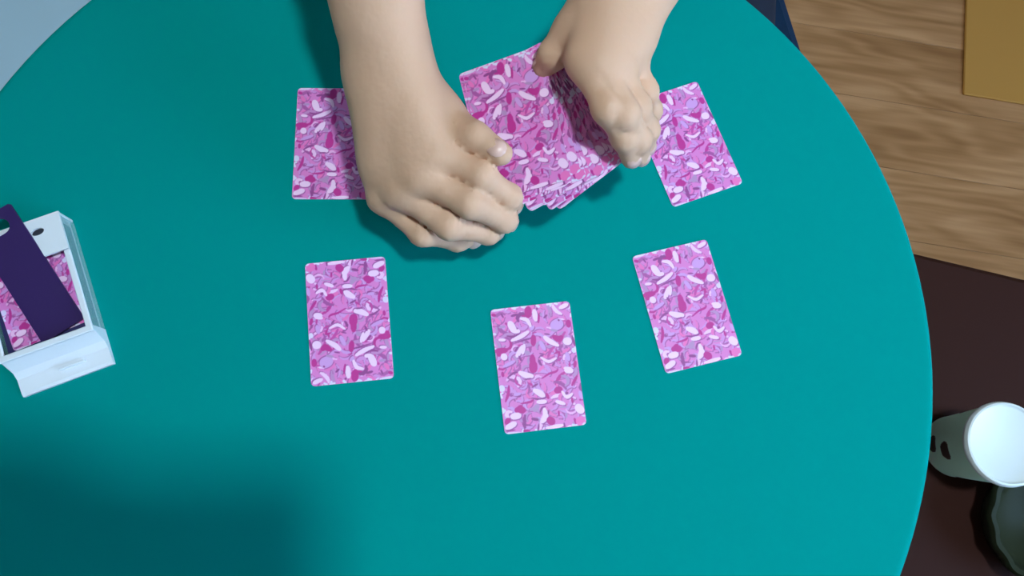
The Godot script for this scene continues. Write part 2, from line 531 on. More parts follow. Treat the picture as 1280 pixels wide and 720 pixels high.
# d: joints in metres; f is +1 when the person faces +z, -1 when facing -z
func build_person(d: Dictionary):
	var me := thing("person", d.label, "person")
	var f: float = d.f
	var skin: Material = d.skin
	var pel: Vector3 = d.pel
	var chest: Vector3 = d.chest
	var neck: Vector3 = d.neck
	var hc: Vector3 = d.head
	var sh: Array = d.sh
	var st := SurfaceTool.new()
	st.begin(Mesh.PRIMITIVE_TRIANGLES)
	for i in 2:
		var h: Dictionary = d.hands[i]
		hand_field(d.el[i], h.w, h.k, h.t, h.f).mesh_into(st)
	# trunk, neck, upper arms, legs
	var lo := pel.min(d.toe[0]).min(d.toe[1]).min(sh[0]).min(sh[1]).min(d.el[0]).min(d.el[1])
	var hi := pel.max(neck).max(sh[0]).max(sh[1]).max(d.knee[0]).max(d.knee[1]).max(d.el[0]).max(d.el[1]).max(d.toe[0])
	var pad := Vector3(0.17, 0.06, 0.17)
	var body := Field.new(lo - pad, hi + pad + Vector3(0, 0.06, 0), 0.012)
	var k := 0.03
	var side := Vector3(0.07, 0, 0)
	body.cap(pel, chest, 0.120, 0.122, k)
	body.cap(chest - side, chest + side, 0.112, 0.112, k)
	body.cap(sh[0], sh[1], 0.058, 0.058, 0.05)
	body.cap(neck - Vector3(0, 0.06, 0.02 * f), neck + Vector3(0, 0.09, 0.015 * f), 0.06, 0.052, k)
	for i in 2:
		body.cap(sh[i], d.el[i], 0.050, 0.040, k)
		body.cap(d.el[i], d.el[i].lerp(d.hands[i].w, 0.28), 0.036, 0.035, k)
		body.cap(d.hip[i], d.knee[i], 0.085, 0.060, k)
		body.cap(d.knee[i], d.ankle[i], 0.055, 0.036, k)
		body.cap(d.ankle[i], d.toe[i], 0.036, 0.028, k)
	body.mesh_into(st)
	# head: skull, face, jaw, neck, nose, brows, ears
	var head := Field.new(hc + Vector3(-0.11, -0.19, -0.16), hc + Vector3(0.11, 0.14, 0.16), 0.005)
	head.cap(hc + Vector3(0, 0.025, -0.035 * f), hc + Vector3(0, 0.03, 0.02 * f), 0.083, 0.078, 0.02)
	head.cap(hc + Vector3(0, -0.02, 0.03 * f), hc + Vector3(0, -0.085, 0.052 * f), 0.066, 0.036, 0.03)
	head.cap(hc + Vector3(0, -0.16, -0.02 * f), hc + Vector3(0, -0.03, -0.03 * f), 0.052, 0.06, 0.03)
	head.cap(hc + Vector3(0, 0.012, 0.094 * f), hc + Vector3(0, -0.03, 0.112 * f), 0.009, 0.013, 0.012)
	for s in [-1.0, 1.0]:
		head.cap(hc + Vector3(0.013 * s, -0.034, 0.1 * f), hc + Vector3(0.013 * s, -0.036, 0.098 * f), 0.009, 0.009, 0.006)
		head.cap(hc + Vector3(0.052 * s, 0.026, 0.078 * f), hc + Vector3(0.018 * s, 0.03, 0.092 * f), 0.008, 0.008, 0.01)
		head.cap(hc + Vector3(0.082 * s, 0.015, -0.02 * f), hc + Vector3(0.08 * s, -0.035, -0.012 * f), 0.014, 0.009, 0.006)
	head.mesh_into(st)
	put("body", st.commit(), skin, me)
	var lip := Shape.new()
	for s in [-1.0, 1.0]:
		lip.rod(hc + Vector3(0.022 * s, -0.064, 0.087 * f), hc + Vector3(0, -0.062, 0.0935 * f), 0.003, 0.006, 10)
	put("lips", lip.done(), mat(rgb(170, 105, 100), 0.5), me)
	for s in [-1.0, 1.0]:
		var e := Shape.new()
		var pr := []
		for i in 13:
			var a := PI * i / 12.0
			pr.append(Vector2(sin(a) * 0.0115, -cos(a) * 0.0115))
		e.lathe(pr, 20, hc + Vector3(0.032 * s, 0.006, 0.079 * f), -1.0)
		put("eye", e.done(), mat(rgb(60, 45, 38), 0.2), me)
	var hair := Field.new(hc + Vector3(-0.13, -0.14, -0.17), hc + Vector3(0.13, 0.16, 0.17), 0.006)
	hair.cap(hc + Vector3(0, 0.032, -0.04 * f), hc + Vector3(0, 0.038, 0.016 * f), 0.092, 0.086, 0.02)
	hair.cap(hc + Vector3(0, -0.04, -0.06 * f), hc + Vector3(0, 0.02, -0.05 * f), 0.066, 0.085, 0.02)
	hair.cut(hc + Vector3(0, 0.05, 0.055 * f), Vector3(0, -0.62, 0.78 * f))
	put("hair", mesh_of(hair), mat(rgb(28, 24, 24), 0.6), me)
	# short-sleeved shirt
	var shirt := Field.new(sh[0].min(sh[1]).min(pel) - Vector3(0.2, 0.5, 0.2), sh[0].max(sh[1]).max(pel) + Vector3(0.2, 0.14, 0.2), 0.012)
	shirt.cap(pel - Vector3(0, 0.015, 0), chest, 0.142, 0.136, k)
	shirt.cap(chest - side, chest + side, 0.126, 0.126, k)
	shirt.cap(sh[0], sh[1], 0.072, 0.072, 0.05)
	for i in 2:
		shirt.cap(sh[i], sh[i].lerp(d.el[i], 0.60), 0.068, 0.064, k)
	shirt.cut(neck + Vector3(0, 0.03, 0.01 * f), Vector3(0, 0.95, 0.3 * f))
	put("shirt", mesh_of(shirt), d.cloth, me)
	var tro := Field.new(lo - pad, pel.max(d.knee[0]).max(d.knee[1]).max(d.hip[0]).max(d.hip[1]) + Vector3(0.2, 0.16, 0.2), 0.012)
	for i in 2:
		tro.cap(d.hip[i], d.knee[i], 0.098, 0.072, k)
		tro.cap(d.knee[i], d.ankle[i], 0.07, 0.058, k)
	tro.cut(Vector3(0, 0.085, 0), Vector3.DOWN)
	put("trousers", mesh_of(tro), mat(rgb(30, 34, 48), 0.9, 0.3), me)
	for i in 2:
		var an: Vector3 = d.ankle[i]
		var to: Vector3 = d.toe[i]
		var lo2 := an.min(to) - Vector3(0.07, 0.12, 0.09)
		var shoe := Field.new(Vector3(lo2.x, -0.03, lo2.z), an.max(to) + Vector3(0.07, 0.07, 0.09), 0.01)
		shoe.cap(Vector3(an.x, 0.045, an.z), Vector3(to.x, 0.04, to.z), 0.045, 0.042, 0.02)
		shoe.cap(Vector3(an.x, 0.05, an.z), Vector3(an.x, 0.085, an.z), 0.048, 0.045, 0.02)
		shoe.cut(Vector3(0, 0.004, 0), Vector3.DOWN)
		put("shoe", mesh_of(shoe), mat(rgb(35, 33, 34), 0.6), me)
	var nm := mat(rgb(222, 178, 165), 0.3, 0.5)
	for h in d.hands:
		nail(me, h.t[2], h.t[3], h.out, 0.0078, nm)
		for i in 4:
			nail(me, h.f[i][2], h.f[i][3], (h.f[i][2] - h.f[i][0]).normalized(), 0.0066, nm)

func skin_mat(c: Color) -> StandardMaterial3D:
	var skin := mat(c, 0.6, 0.35)
	skin.subsurf_scatter_enabled = true
	skin.subsurf_scatter_strength = 0.06
	return grained(skin, 9.0, 0.05, 0.6)

func build_dealer():
	var cx := 0.03
	# right hand: palm towards the deck, fingers curled round its near end, thumb on its back
	var rk := [Vector3(-0.0576, 0.8200, -0.1870), Vector3(-0.0678, 0.8140, -0.1728), Vector3(-0.0810, 0.8020, -0.1651), Vector3(-0.0951, 0.7880, -0.1632)]
	var rf := [
		[rk[0], Vector3(-0.0301, 0.8240, -0.1765), Vector3(-0.0115, 0.8060, -0.1722), Vector3(-0.0079, 0.7860, -0.1742)],
		[rk[1], Vector3(-0.0344, 0.8180, -0.1597), Vector3(-0.0124, 0.7960, -0.1598), Vector3(-0.0093, 0.7780, -0.1639)],
		[rk[2], Vector3(-0.0463, 0.8020, -0.1478), Vector3(-0.0219, 0.7840, -0.1530), Vector3(-0.0173, 0.7680, -0.1599)],
		[rk[3], Vector3(-0.0646, 0.7860, -0.1441), Vector3(-0.0421, 0.7700, -0.1481), Vector3(-0.0322, 0.7580, -0.1545)]]
	var rt := [Vector3(-0.0802, 0.8020, -0.2353), Vector3(-0.0566, 0.8120, -0.2148), Vector3(-0.0380, 0.8280, -0.1996), Vector3(-0.0202, 0.8320, -0.1901)]
	# left hand: thumb on one short end of the packet, fingers close together over the other
	var lk := [Vector3(0.0212, 0.8520, -0.2517), Vector3(0.0314, 0.8550, -0.2464), Vector3(0.0407, 0.8510, -0.2524), Vector3(0.0491, 0.8430, -0.2651)]
	var lf := [
		[lk[0], Vector3(0.0399, 0.8540, -0.2205), Vector3(0.0542, 0.8380, -0.2112), Vector3(0.0622, 0.8200, -0.2060)],
		[lk[1], Vector3(0.0496, 0.8520, -0.2200), Vector3(0.0630, 0.8320, -0.2143), Vector3(0.0686, 0.8130, -0.2112)],
		[lk[2], Vector3(0.0578, 0.8440, -0.2296), Vector3(0.0689, 0.8240, -0.2255), Vector3(0.0725, 0.8060, -0.2216)],
		[lk[3], Vector3(0.0636, 0.8320, -0.2477), Vector3(0.0714, 0.8140, -0.2443), Vector3(0.0732, 0.8000, -0.2395)]]
	var lt := [Vector3(0.0220, 0.8380, -0.2895), Vector3(0.0109, 0.8370, -0.2731), Vector3(0.0024, 0.8320, -0.2630), Vector3(-0.0024, 0.8200, -0.2596)]
	build_person({
		"label": "person whose two bare forearms reach in from the top edge, shuffling a fan of cards", "f": 1.0,
		"skin": skin_mat(rgb(211, 167, 140)), "cloth": grained(mat(rgb(38, 42, 58), 0.9, 0.3), 6.0, 0.02, 3.0),
		"pel": Vector3(cx, 0.615, -0.70), "chest": Vector3(cx, 0.90, -0.64), "neck": Vector3(cx, 1.12, -0.60), "head": Vector3(cx, 1.33, -0.56),
		"sh": [Vector3(cx - 0.17, 1.06, -0.61), Vector3(cx + 0.17, 1.06, -0.61)], "el": [Vector3(-0.175, 0.985, -0.465), Vector3(0.17, 0.89, -0.54)],
		"hip": [Vector3(cx - 0.08, 0.58, -0.70), Vector3(cx + 0.08, 0.58, -0.70)], "knee": [Vector3(cx - 0.13, 0.55, -0.33), Vector3(cx + 0.13, 0.55, -0.33)],
		"ankle": [Vector3(cx - 0.14, 0.10, -0.42), Vector3(cx + 0.14, 0.10, -0.42)], "toe": [Vector3(cx - 0.15, 0.045, -0.30), Vector3(cx + 0.15, 0.045, -0.30)],
		"hands": [
			{"w": Vector3(-0.1030, 0.8220, -0.2418), "k": rk, "t": rt, "f": rf, "out": Vector3(0.2, 1, 0.2)},
			{"w": Vector3(0.0408, 0.8450, -0.3041), "k": lk, "t": lt, "f": lf, "out": Vector3(-0.7, 0.6, -0.4)}]})

# the one who films: stands at the near side and holds the phone over the table; out of view, but shades the lower left of the felt
func build_filmer(cam: Transform3D):
	var at := func(a: float, b: float, c: float) -> Vector3:
		return cam.origin + cam.basis.x * a + cam.basis.y * b + cam.basis.z * c
	var phone := thing("phone", "black phone held level above the near side of the table, filming", "phone", at.call(-0.024, -0.008, 0.009))
	phone.basis = cam.basis
	var ps := Shape.new()
	ps.box(Vector3(0.155, 0.075, 0.008), 0.002)
	put("phone_body", ps.done(), mat(rgb(24, 24, 26), 0.3), phone)
	var sc := Shape.new()
	sc.box(Vector3(0.149, 0.069, 0.0006), 0.0, Transform3D(Basis(), Vector3(0, 0, 0.0042)))
	put("screen", sc.done(), mat(rgb(10, 10, 12), 0.1), phone)
	var k := [at.call(-0.122, 0.030, -0.004), at.call(-0.127, 0.010, -0.008), at.call(-0.129, -0.010, -0.008), at.call(-0.127, -0.028, -0.006)]
	var f := []
	for i in 4:
		var b: float = [0.030, 0.010, -0.010, -0.028][i]
		f.append([k[i], at.call(-0.092, b + 0.003, -0.006), at.call(-0.070, b + 0.001, -0.005), at.call(-0.052 - 0.006 * absf(i - 1.0), b - 0.001, -0.004)])
	var t := [at.call(-0.144, -0.035, 0.008), at.call(-0.125, -0.020, 0.024), at.call(-0.100, -0.006, 0.027), at.call(-0.078, 0.003, 0.022)]
	var kx := 0.25
	var rk := [Vector3(kx - 0.002, 0.80, 0.46), Vector3(kx, 0.795, 0.482), Vector3(kx, 0.80, 0.502), Vector3(kx - 0.002, 0.808, 0.52)]
	var rf := []
	for i in 4:
		var p: Vector3 = rk[i]
		var l: float = [0.95, 1.05, 0.98, 0.78][i]
		rf.append([p, p + Vector3(-0.012, -0.040, -0.004) * l, p + Vector3(-0.030, -0.058, -0.005) * l, p + Vector3(-0.047, -0.063, -0.004) * l])
	build_person({
		"label": "person standing at the near side in a grey shirt, holding up a phone", "f": -1.0,
		"skin": skin_mat(rgb(206, 164, 136)), "cloth": grained(mat(rgb(96, 98, 104), 0.9, 0.3), 6.0, 0.02, 3.0),
		"pel": Vector3(0, 0.95, 0.56), "chest": Vector3(0, 1.22, 0.56), "neck": Vector3(0, 1.44, 0.54), "head": Vector3(0, 1.64, 0.50),
		"sh": [Vector3(0.17, 1.38, 0.55), Vector3(-0.17, 1.38, 0.55)], "el": [Vector3(0.24, 1.12, 0.56), Vector3(-0.25, 1.15, 0.36)],
		"hip": [Vector3(0.085, 0.90, 0.56), Vector3(-0.085, 0.90, 0.56)], "knee": [Vector3(0.09, 0.50, 0.55), Vector3(-0.09, 0.50, 0.55)],
		"ankle": [Vector3(0.10, 0.10, 0.58), Vector3(-0.10, 0.10, 0.58)], "toe": [Vector3(0.115, 0.045, 0.46), Vector3(-0.115, 0.045, 0.46)],
		"hands": [
			{"w": Vector3(kx, 0.885, 0.50), "k": rk, "t": [Vector3(kx - 0.01, 0.855, 0.475), Vector3(kx - 0.018, 0.825, 0.458), Vector3(kx - 0.025, 0.795, 0.452), Vector3(kx - 0.03, 0.77, 0.452)], "f": rf, "out": Vector3(0, 0, -1)},
			{"w": at.call(-0.158, -0.066, -0.006), "k": k, "t": t, "f": f, "out": cam.basis.z}]})

# ------------------------------------------------------------------ furniture
func chair(label: String, at: Vector3, turn: float, seat_m: Material, metal: Material):
	var t := thing("chair", label, "chair", at, turn)
	var s := Shape.new()
	s.box(Vector3(0.44, 0.05, 0.42), 0.014, Transform3D(Basis(), Vector3(0, SEAT - 0.025, 0)))
	put("seat", s.done(), seat_m, t)
	var b := Shape.new()
	b.box(Vector3(0.42, 0.24, 0.03), 0.012, Transform3D(Basis(Vector3.RIGHT, -0.12), Vector3(0, 0.78, -0.275)))
	put("backrest", b.done(), seat_m, t)
	var fr := Shape.new()
	fr.box(Vector3(0.40, 0.02, 0.38), 0.004, Transform3D(Basis(), Vector3(0, SEAT - 0.06, 0)))
	put("seat_frame", fr.done(), metal, t)
	for x in [-0.18, 0.18]:
		var u := Shape.new()
		u.rod(Vector3(x, SEAT - 0.06, -0.18), Vector3(x, 0.88, -0.275), 0.011, 0.011, 12)
		put("back_post", u.done(), metal, t)
		for z in [-0.17, 0.17]:
			var l := Shape.new()
			l.rod(Vector3(x, SEAT - 0.06, z), Vector3(x * 1.1, 0.0, z * 1.12), 0.012, 0.010, 12)
			put("leg", l.done(), metal, t)

func _ready():
	rng.seed = 20
	# ---- camera
	var cam := Camera3D.new()
	cam.name = "camera"
	cam.transform = Transform3D(Basis(Vector3(0.98715617, 0.0358994, -0.15567248), Vector3(-0.15975821, 0.22182466, -0.96191015), Vector3(0, 0.9744255, 0.22471081)), Vector3(0, TOP + 0.55418, 0))
	cam.fov = rad_to_deg(2.0 * atan(360.0 / 991.218))
	cam.near = 0.02
	cam.far = 50.0
	add_child(cam)
	cam.current = true
	# ---- sky, exposure
	var sky_m := ProceduralSkyMaterial.new()
	sky_m.sky_top_color = Color(0.55, 0.72, 0.9)
	sky_m.sky_horizon_color = Color(0.8, 0.88, 0.95)
	sky_m.ground_bottom_color = Color(0.3, 0.3, 0.28)
	sky_m.ground_horizon_color = Color(0.6, 0.65, 0.65)
	var sky := Sky.new()
	sky.sky_material = sky_m
	var env := Environment.new()
	env.background_mode = Environment.BG_SKY
	env.sky = sky
	env.background_energy_multiplier = 24.0
	env.tonemap_mode = Environment.TONE_MAPPER_LINEAR
	env.tonemap_exposure = 1.0
	env.sdfgi_enabled = true
	env.ssao_enabled = true
	env.ssil_enabled = true
	var we := WorldEnvironment.new()
	we.name = "world_environment"
	we.environment = env
	add_child(we)
	# ---- the ceiling lamp, to the right of the table: a glowing panel and a light of its size
	var LAMP := Vector3(0.35, 2.44, -0.135)
	var lamp := thing("ceiling_light", "square white ceiling light panel to the right above the table", "lamp", LAMP)
	var panel := AreaLight3D.new()
	panel.name = "panel_light"
	panel.area_size = Vector2(0.13, 0.13)
	panel.light_color = Color(0.88, 0.97, 1.0)
	panel.light_energy = 2.15
	panel.area_range = 12.0
	panel.area_attenuation = 2.0
	panel.shadow_enabled = true
	panel.rotation.x = -PI / 2
	panel.position.y = -0.012
	lamp.add_child(panel)
	var glow := mat(rgb(245, 250, 250), 0.5)
	glow.emission_enabled = true
	glow.emission = Color(0.9, 0.97, 1.0)
	glow.emission_energy_multiplier = 0.6
	var gs := Shape.new()
	gs.box(Vector3(0.13, 0.01, 0.13), 0.001)
	put("diffuser", gs.done(), glow, lamp)
	var fs := Shape.new()
	for a in 4:
		fs.box(Vector3(0.18, 0.05, 0.025), 0.003, Transform3D(Basis(Vector3.UP, PI / 2 * a), Vector3(0, 0.02, 0)) * Transform3D(Basis(), Vector3(0, 0, 0.0775)))
	fs.box(Vector3(0.13, 0.02, 0.13), 0.002, Transform3D(Basis(), Vector3(0, 0.03, 0)))
	put("frame", fs.done(), mat(rgb(225, 228, 228), 0.4), lamp)
	# ---- the room
	var X0 := -1.7
	var X1 := 2.1
	var Z0 := -2.0
	var Z1 := 1.9
	var CH := 2.5
	var wall := grained(mat(rgb(214, 216, 212), 0.9, 0.3), 3.0, 0.03, 1.0)
	var fl := Shape.new()
	fl.box(Vector3(X1 - X0 + 0.2, 0.1, Z1 - Z0 + 0.2), 0.0, Transform3D(Basis(), Vector3((X0 + X1) / 2, -0.064, (Z0 + Z1) / 2)))
	var floor_o := struct("floor", fl.done(), mat(rgb(60, 45, 35), 0.9))
	var planks := []
	for i in 4:
		var pm := mat(Color.WHITE, 0.42, 0.4)
		pm.albedo_texture = wood_texture(11 + 9 * i, rgb(198, 144, 100), rgb(172, 120, 76), rgb(142, 94, 54))
		planks.append(pm)
	var pw := 0.128
	var pl := 1.21
	var pmesh := []
	for w in [1.0]:
		var s := Shape.new()
		s.box(Vector3(pl - 0.0006, 0.014, pw - 0.0005), 0.0005)
		pmesh.append(s.st.commit())
	# texture coordinates along and across the plank
	for i in pmesh.size():
		var arr: Array = pmesh[i].surface_get_arrays(0)
		var uv := PackedVector2Array()
		for p in arr[Mesh.ARRAY_VERTEX]:
			uv.append(Vector2(p.x / pl + 0.5, p.z / pw + 0.5))
		arr[Mesh.ARRAY_TEX_UV] = uv
		var am := ArrayMesh.new()
		am.add_surface_from_arrays(Mesh.PRIMITIVE_TRIANGLES, arr)
		pmesh[i] = am
	var row := 0
	var z := Z0 + pw / 2 - 0.03
	while z < Z1 + pw / 2:
		var x: float = X0 + pl / 2 - [0.38, 0.62, 0.90, 0.50][row % 4]
		while x - pl / 2 < X1:
			var o := put("plank", pmesh[0], planks[rng.randi() % 4], floor_o)
			o.position = Vector3(x, -0.007, z)
			o.rotation.y = PI if rng.randf() < 0.5 else 0.0
			x += pl
		z += pw
		row += 1
	var ce := Shape.new()
	ce.box(Vector3(X1 - X0 + 0.2, 0.1, Z1 - Z0 + 0.2), 0.0, Transform3D(Basis(), Vector3((X0 + X1) / 2, CH + 0.05, (Z0 + Z1) / 2)))
	struct("ceiling", ce.done(), mat(rgb(226, 228, 226), 0.95, 0.2))
	var wl := Shape.new()
	wl.box(Vector3(0.1, CH + 0.1, Z1 - Z0 + 0.2), 0.0, Transform3D(Basis(), Vector3(X0 - 0.05, CH / 2 - 0.05, (Z0 + Z1) / 2)))
	struct("wall_left", wl.done(), wall)
	var wb := Shape.new()
	wb.box(Vector3(X1 - X0, CH + 0.1, 0.1), 0.0, Transform3D(Basis(), Vector3((X0 + X1) / 2, CH / 2 - 0.05, Z0 - 0.05)))
	struct("wall_back", wb.done(), wall)
	var wf := Shape.new()
	wf.box(Vector3(X1 - X0, CH + 0.1, 0.1), 0.0, Transform3D(Basis(), Vector3((X0 + X1) / 2, CH / 2 - 0.05, Z1 + 0.05)))
	struct("wall_front", wf.done(), wall)
	# right wall with a window
	var wz0 := -0.3
	var wz1 := 1.1
	var wy0 := 0.95
	var wy1 := 2.15
	var wr := Shape.new()
	var xr := X1 + 0.05
	wr.box(Vector3(0.1, wy0 + 0.1, Z1 - Z0 + 0.2), 0.0, Transform3D(Basis(), Vector3(xr, wy0 / 2 - 0.05, (Z0 + Z1) / 2)))
	wr.box(Vector3(0.1, CH - wy1, Z1 - Z0 + 0.2), 0.0, Transform3D(Basis(), Vector3(xr, (CH + wy1) / 2, (Z0 + Z1) / 2)))
	wr.box(Vector3(0.1, wy1 - wy0, wz0 - Z0 + 0.1), 0.0, Transform3D(Basis(), Vector3(xr, (wy0 + wy1) / 2, (wz0 + Z0 - 0.1) / 2)))
	wr.box(Vector3(0.1, wy1 - wy0, Z1 + 0.1 - wz1), 0.0, Transform3D(Basis(), Vector3(xr, (wy0 + wy1) / 2, (wz1 + Z1 + 0.1) / 2)))
	struct("wall_right", wr.done(), wall)
	var win := Node3D.new()
	win.name = "window_1"
	win.set_meta("kind", "structure")
	add_child(win)
	var wfm := Shape.new()
	for e in [[0.05, wy1 - wy0, wz0 + 0.025], [0.05, wy1 - wy0, wz1 - 0.025], [0.05, wy1 - wy0, (wz0 + wz1) / 2]]:
		wfm.box(Vector3(0.06, e[1], e[0]), 0.003, Transform3D(Basis(), Vector3(xr, (wy0 + wy1) / 2, e[2])))
	for y in [wy0 + 0.025, wy1 - 0.025]:
		wfm.box(Vector3(0.055, 0.05, wz1 - wz0), 0.003, Transform3D(Basis(), Vector3(xr, y, (wz0 + wz1) / 2)))
	put("window_frame", wfm.done(), mat(rgb(235, 236, 234), 0.4), win)
	var glass := mat(Color(0.95, 1.0, 1.0, 0.06), 0.02)
	glass.transparency = BaseMaterial3D.TRANSPARENCY_ALPHA
	for s in [0, 1]:
		var pane := Shape.new()
		var zc: float = wz0 + (wz1 - wz0) * (0.25 + 0.5 * s)
		pane.box(Vector3(0.005, wy1 - wy0 - 0.1, (wz1 - wz0) / 2 - 0.07), 0.0, Transform3D(Basis(), Vector3(xr, (wy0 + wy1) / 2, zc)))
		put("pane", pane.done(), glass, win)
	# ---- the round table
	var TC := Vector3(-0.0572, 0, -0.0876)
	var table := thing("round_table", "round table covered in plain teal green felt, filling the view", "table", TC)
	var R := 0.367
	var felt := grained(mat(rgb(0, 140, 136), 0.95, 0.1), 30.0, 0.2, 0.35)
	felt.rim_enabled = true
	felt.rim = 0.04
	felt.rim_tint = 0.8
	var ft := Shape.new()
	var prof := [Vector2(0, TOP - 0.004), Vector2(R - 0.004, TOP - 0.028), Vector2(R - 0.001, TOP - 0.026)]
	for i in 7:
		var a := PI / 2 * i / 6.0
		prof.append(Vector2(R - 0.007 + cos(a) * 0.007, TOP - 0.007 + sin(a) * 0.007))
	prof.append(Vector2(0, TOP))
	ft.lathe(prof, 160)
	put("felt_top", ft.done(), felt, table)
	var dark := mat(rgb(32, 30, 32), 0.5)
	var un := Shape.new()
	un.lathe([Vector2(0, TOP - 0.045), Vector2(0.30, TOP - 0.045), Vector2(0.30, TOP - 0.027), Vector2(0, TOP - 0.027)], 64)
	put("underframe", un.done(), dark, table)
	var co := Shape.new()
	co.lathe([Vector2(0, 0.03), Vector2(0.045, 0.03), Vector2(0.038, 0.08), Vector2(0.038, 0.62), Vector2(0.06, 0.69), Vector2(0, 0.695)], 32)
	put("pedestal", co.done(), dark, table)
	var ba := Shape.new()
	ba.lathe([Vector2(0, 0.0), Vector2(0.17, 0.0), Vector2(0.17, 0.012), Vector2(0.06, 0.032), Vector2(0, 0.034)], 48)
	put("base", ba.done(), dark, table)
	# ---- chairs that show at the corners
	var metal := mat(rgb(40, 40, 42), 0.4)
	metal.metallic = 0.6
	chair("chair with a navy blue seat, one corner showing past the table's upper right edge", Vector3(0.03, 0, -0.63), 0.367, grained(mat(rgb(24, 44, 68), 0.85, 0.2), 8.0, 0.08, 0.6), metal)
	chair("chair with a smooth pale blue grey seat, beyond the table at top left", Vector3(-0.68, 0, -0.48), 1.0, grained(mat(rgb(182, 212, 232), 0.6, 0.4), 4.0, 0.01, 0.2), metal)
	# ---- dark brown side table, lower than the card table
	var side := thing("side_table", "low dark brown side table beside the round table at right, a white cup on it", "table", Vector3(0.597, 0, 0.003), -0.0768)
	var brown := grained(mat(rgb(55, 28, 22), 0.6, 0.2), 4.0, 0.01, 0.12)
	var sm := Shape.new()
	sm.box(Vector3(0.60, 0.035, 0.60), 0.006, Transform3D(Basis(), Vector3(0, SEAT - 0.0175, 0)))
	put("tabletop", sm.done(), brown, side)
	var ap := Shape.new()
	for a in 4:
		ap.box(Vector3(0.50, 0.06, 0.02), 0.002, Transform3D(Basis(Vector3.UP, PI / 2 * a), Vector3(0, SEAT - 0.065, 0)) * Transform3D(Basis(), Vector3(0, 0, 0.25)))
	put("apron", ap.done(), brown, side)
	for x in [-0.25, 0.25]:
		for zz in [-0.25, 0.25]:
			var l := Shape.new()
			l.box(Vector3(0.045, SEAT - 0.035, 0.045), 0.004, Transform3D(Basis(), Vector3(x, (SEAT - 0.035) / 2, zz)))
			put("leg", l.done(), brown, side)
	# ---- flat ochre board on the floor
	var bd := Shape.new()
	bd.box(Vector3(0.34, 0.006, 0.42), 0.002)
	var board := put("board", bd.done(), mat(rgb(186, 130, 62), 0.7, 0.3))
	board.position = Vector3(0.919, 0.003, -0.996)
	tag(board, "plain flat ochre brown board lying on the wooden floor in the top right corner", "board")
	build_cup(Vector3(0.4905, SEAT, -0.1005))
	build_ashtray(Vector3(0.5731, SEAT, -0.0344))
	# ---- the cards
	var back := StandardMaterial3D.new()
	back.albedo_texture = card_back()
	back.roughness = 0.5
	back.metallic_specular = 0.4
	var paper := mat(rgb(226, 222, 232), 0.6)
	var cm := card_mesh(back, paper)
	for c in [
		[-0.10988, -0.08582, 0.2626 + PI, "pink playing card face down, left of bottom middle card, directly below the shuffling hand"],
		[0.02662, -0.07491, 0.2778, "pink playing card face down, lowest of the five dealt on the felt"],
		[0.12585, -0.13573, 0.3991, "pink tilted playing card face down, just upper right of the lowest dealt card"],
		[0.11153, -0.25987, 0.5085, "pink strongly tilted playing card face down, right beside the tapering hand at upper right"],
		[-0.14767, -0.21505, 0.1666, "pink playing card face down, half hidden beneath the hand at upper left"]]:
		var o := put("playing_card", cm, null)
		o.position = Vector3(c[0], TOP + 0.0002, c[1])
		o.rotation.y = c[2]
		tag(o, c[3], "playing card", "cards dealt face down on the felt")
	build_case(cm)
	# ---- the fan of cards between the hands, all turned about the corner under the thumb, each on the one to its right
	var e0 := Vector3(-0.0008, 0.8200, -0.2775)
	var e1 := Vector3(0.0664, 0.8180, -0.2132)
	var lng := (e1 - e0).normalized()
	var flat := Vector3.UP.cross(lng).normalized()
	if flat.x < 0.0:
		flat = -flat
	var tilt := 0.42
	var right := flat * cos(tilt) + Vector3.UP * sin(tilt)
	var up := lng.cross(right)
	var count := 18
	for i in count:
		var t: float = i / float(count - 1)
		var turn := Basis(up, -0.44 * t + rng.randf_range(-0.02, 0.02))
		var b := turn * Basis(right, up, lng)
		var mid := e0 - right * (0.004 * t + rng.randf_range(0.0, 0.004)) + lng * rng.randf_range(-0.003, 0.006) + b.z * 0.044
		var o := put("playing_card", cm, null)
		o.transform = Transform3D(b, mid + up * (0.0005 * i) - b.x * 0.0285)
		var which := "pink backed playing card in the middle of the fan shuffled between the two hands"
		if i == count - 1:
			which = "uppermost pink card of the fan between the hands, its whole back showing"
		elif i == 0:
			which = "undermost pink card of the fan, furthest right beneath the tapering hand"
		tag(o, which, "playing card", "cards held between the shuffling hands")
	build_dealer()
	build_filmer(cam.transform)

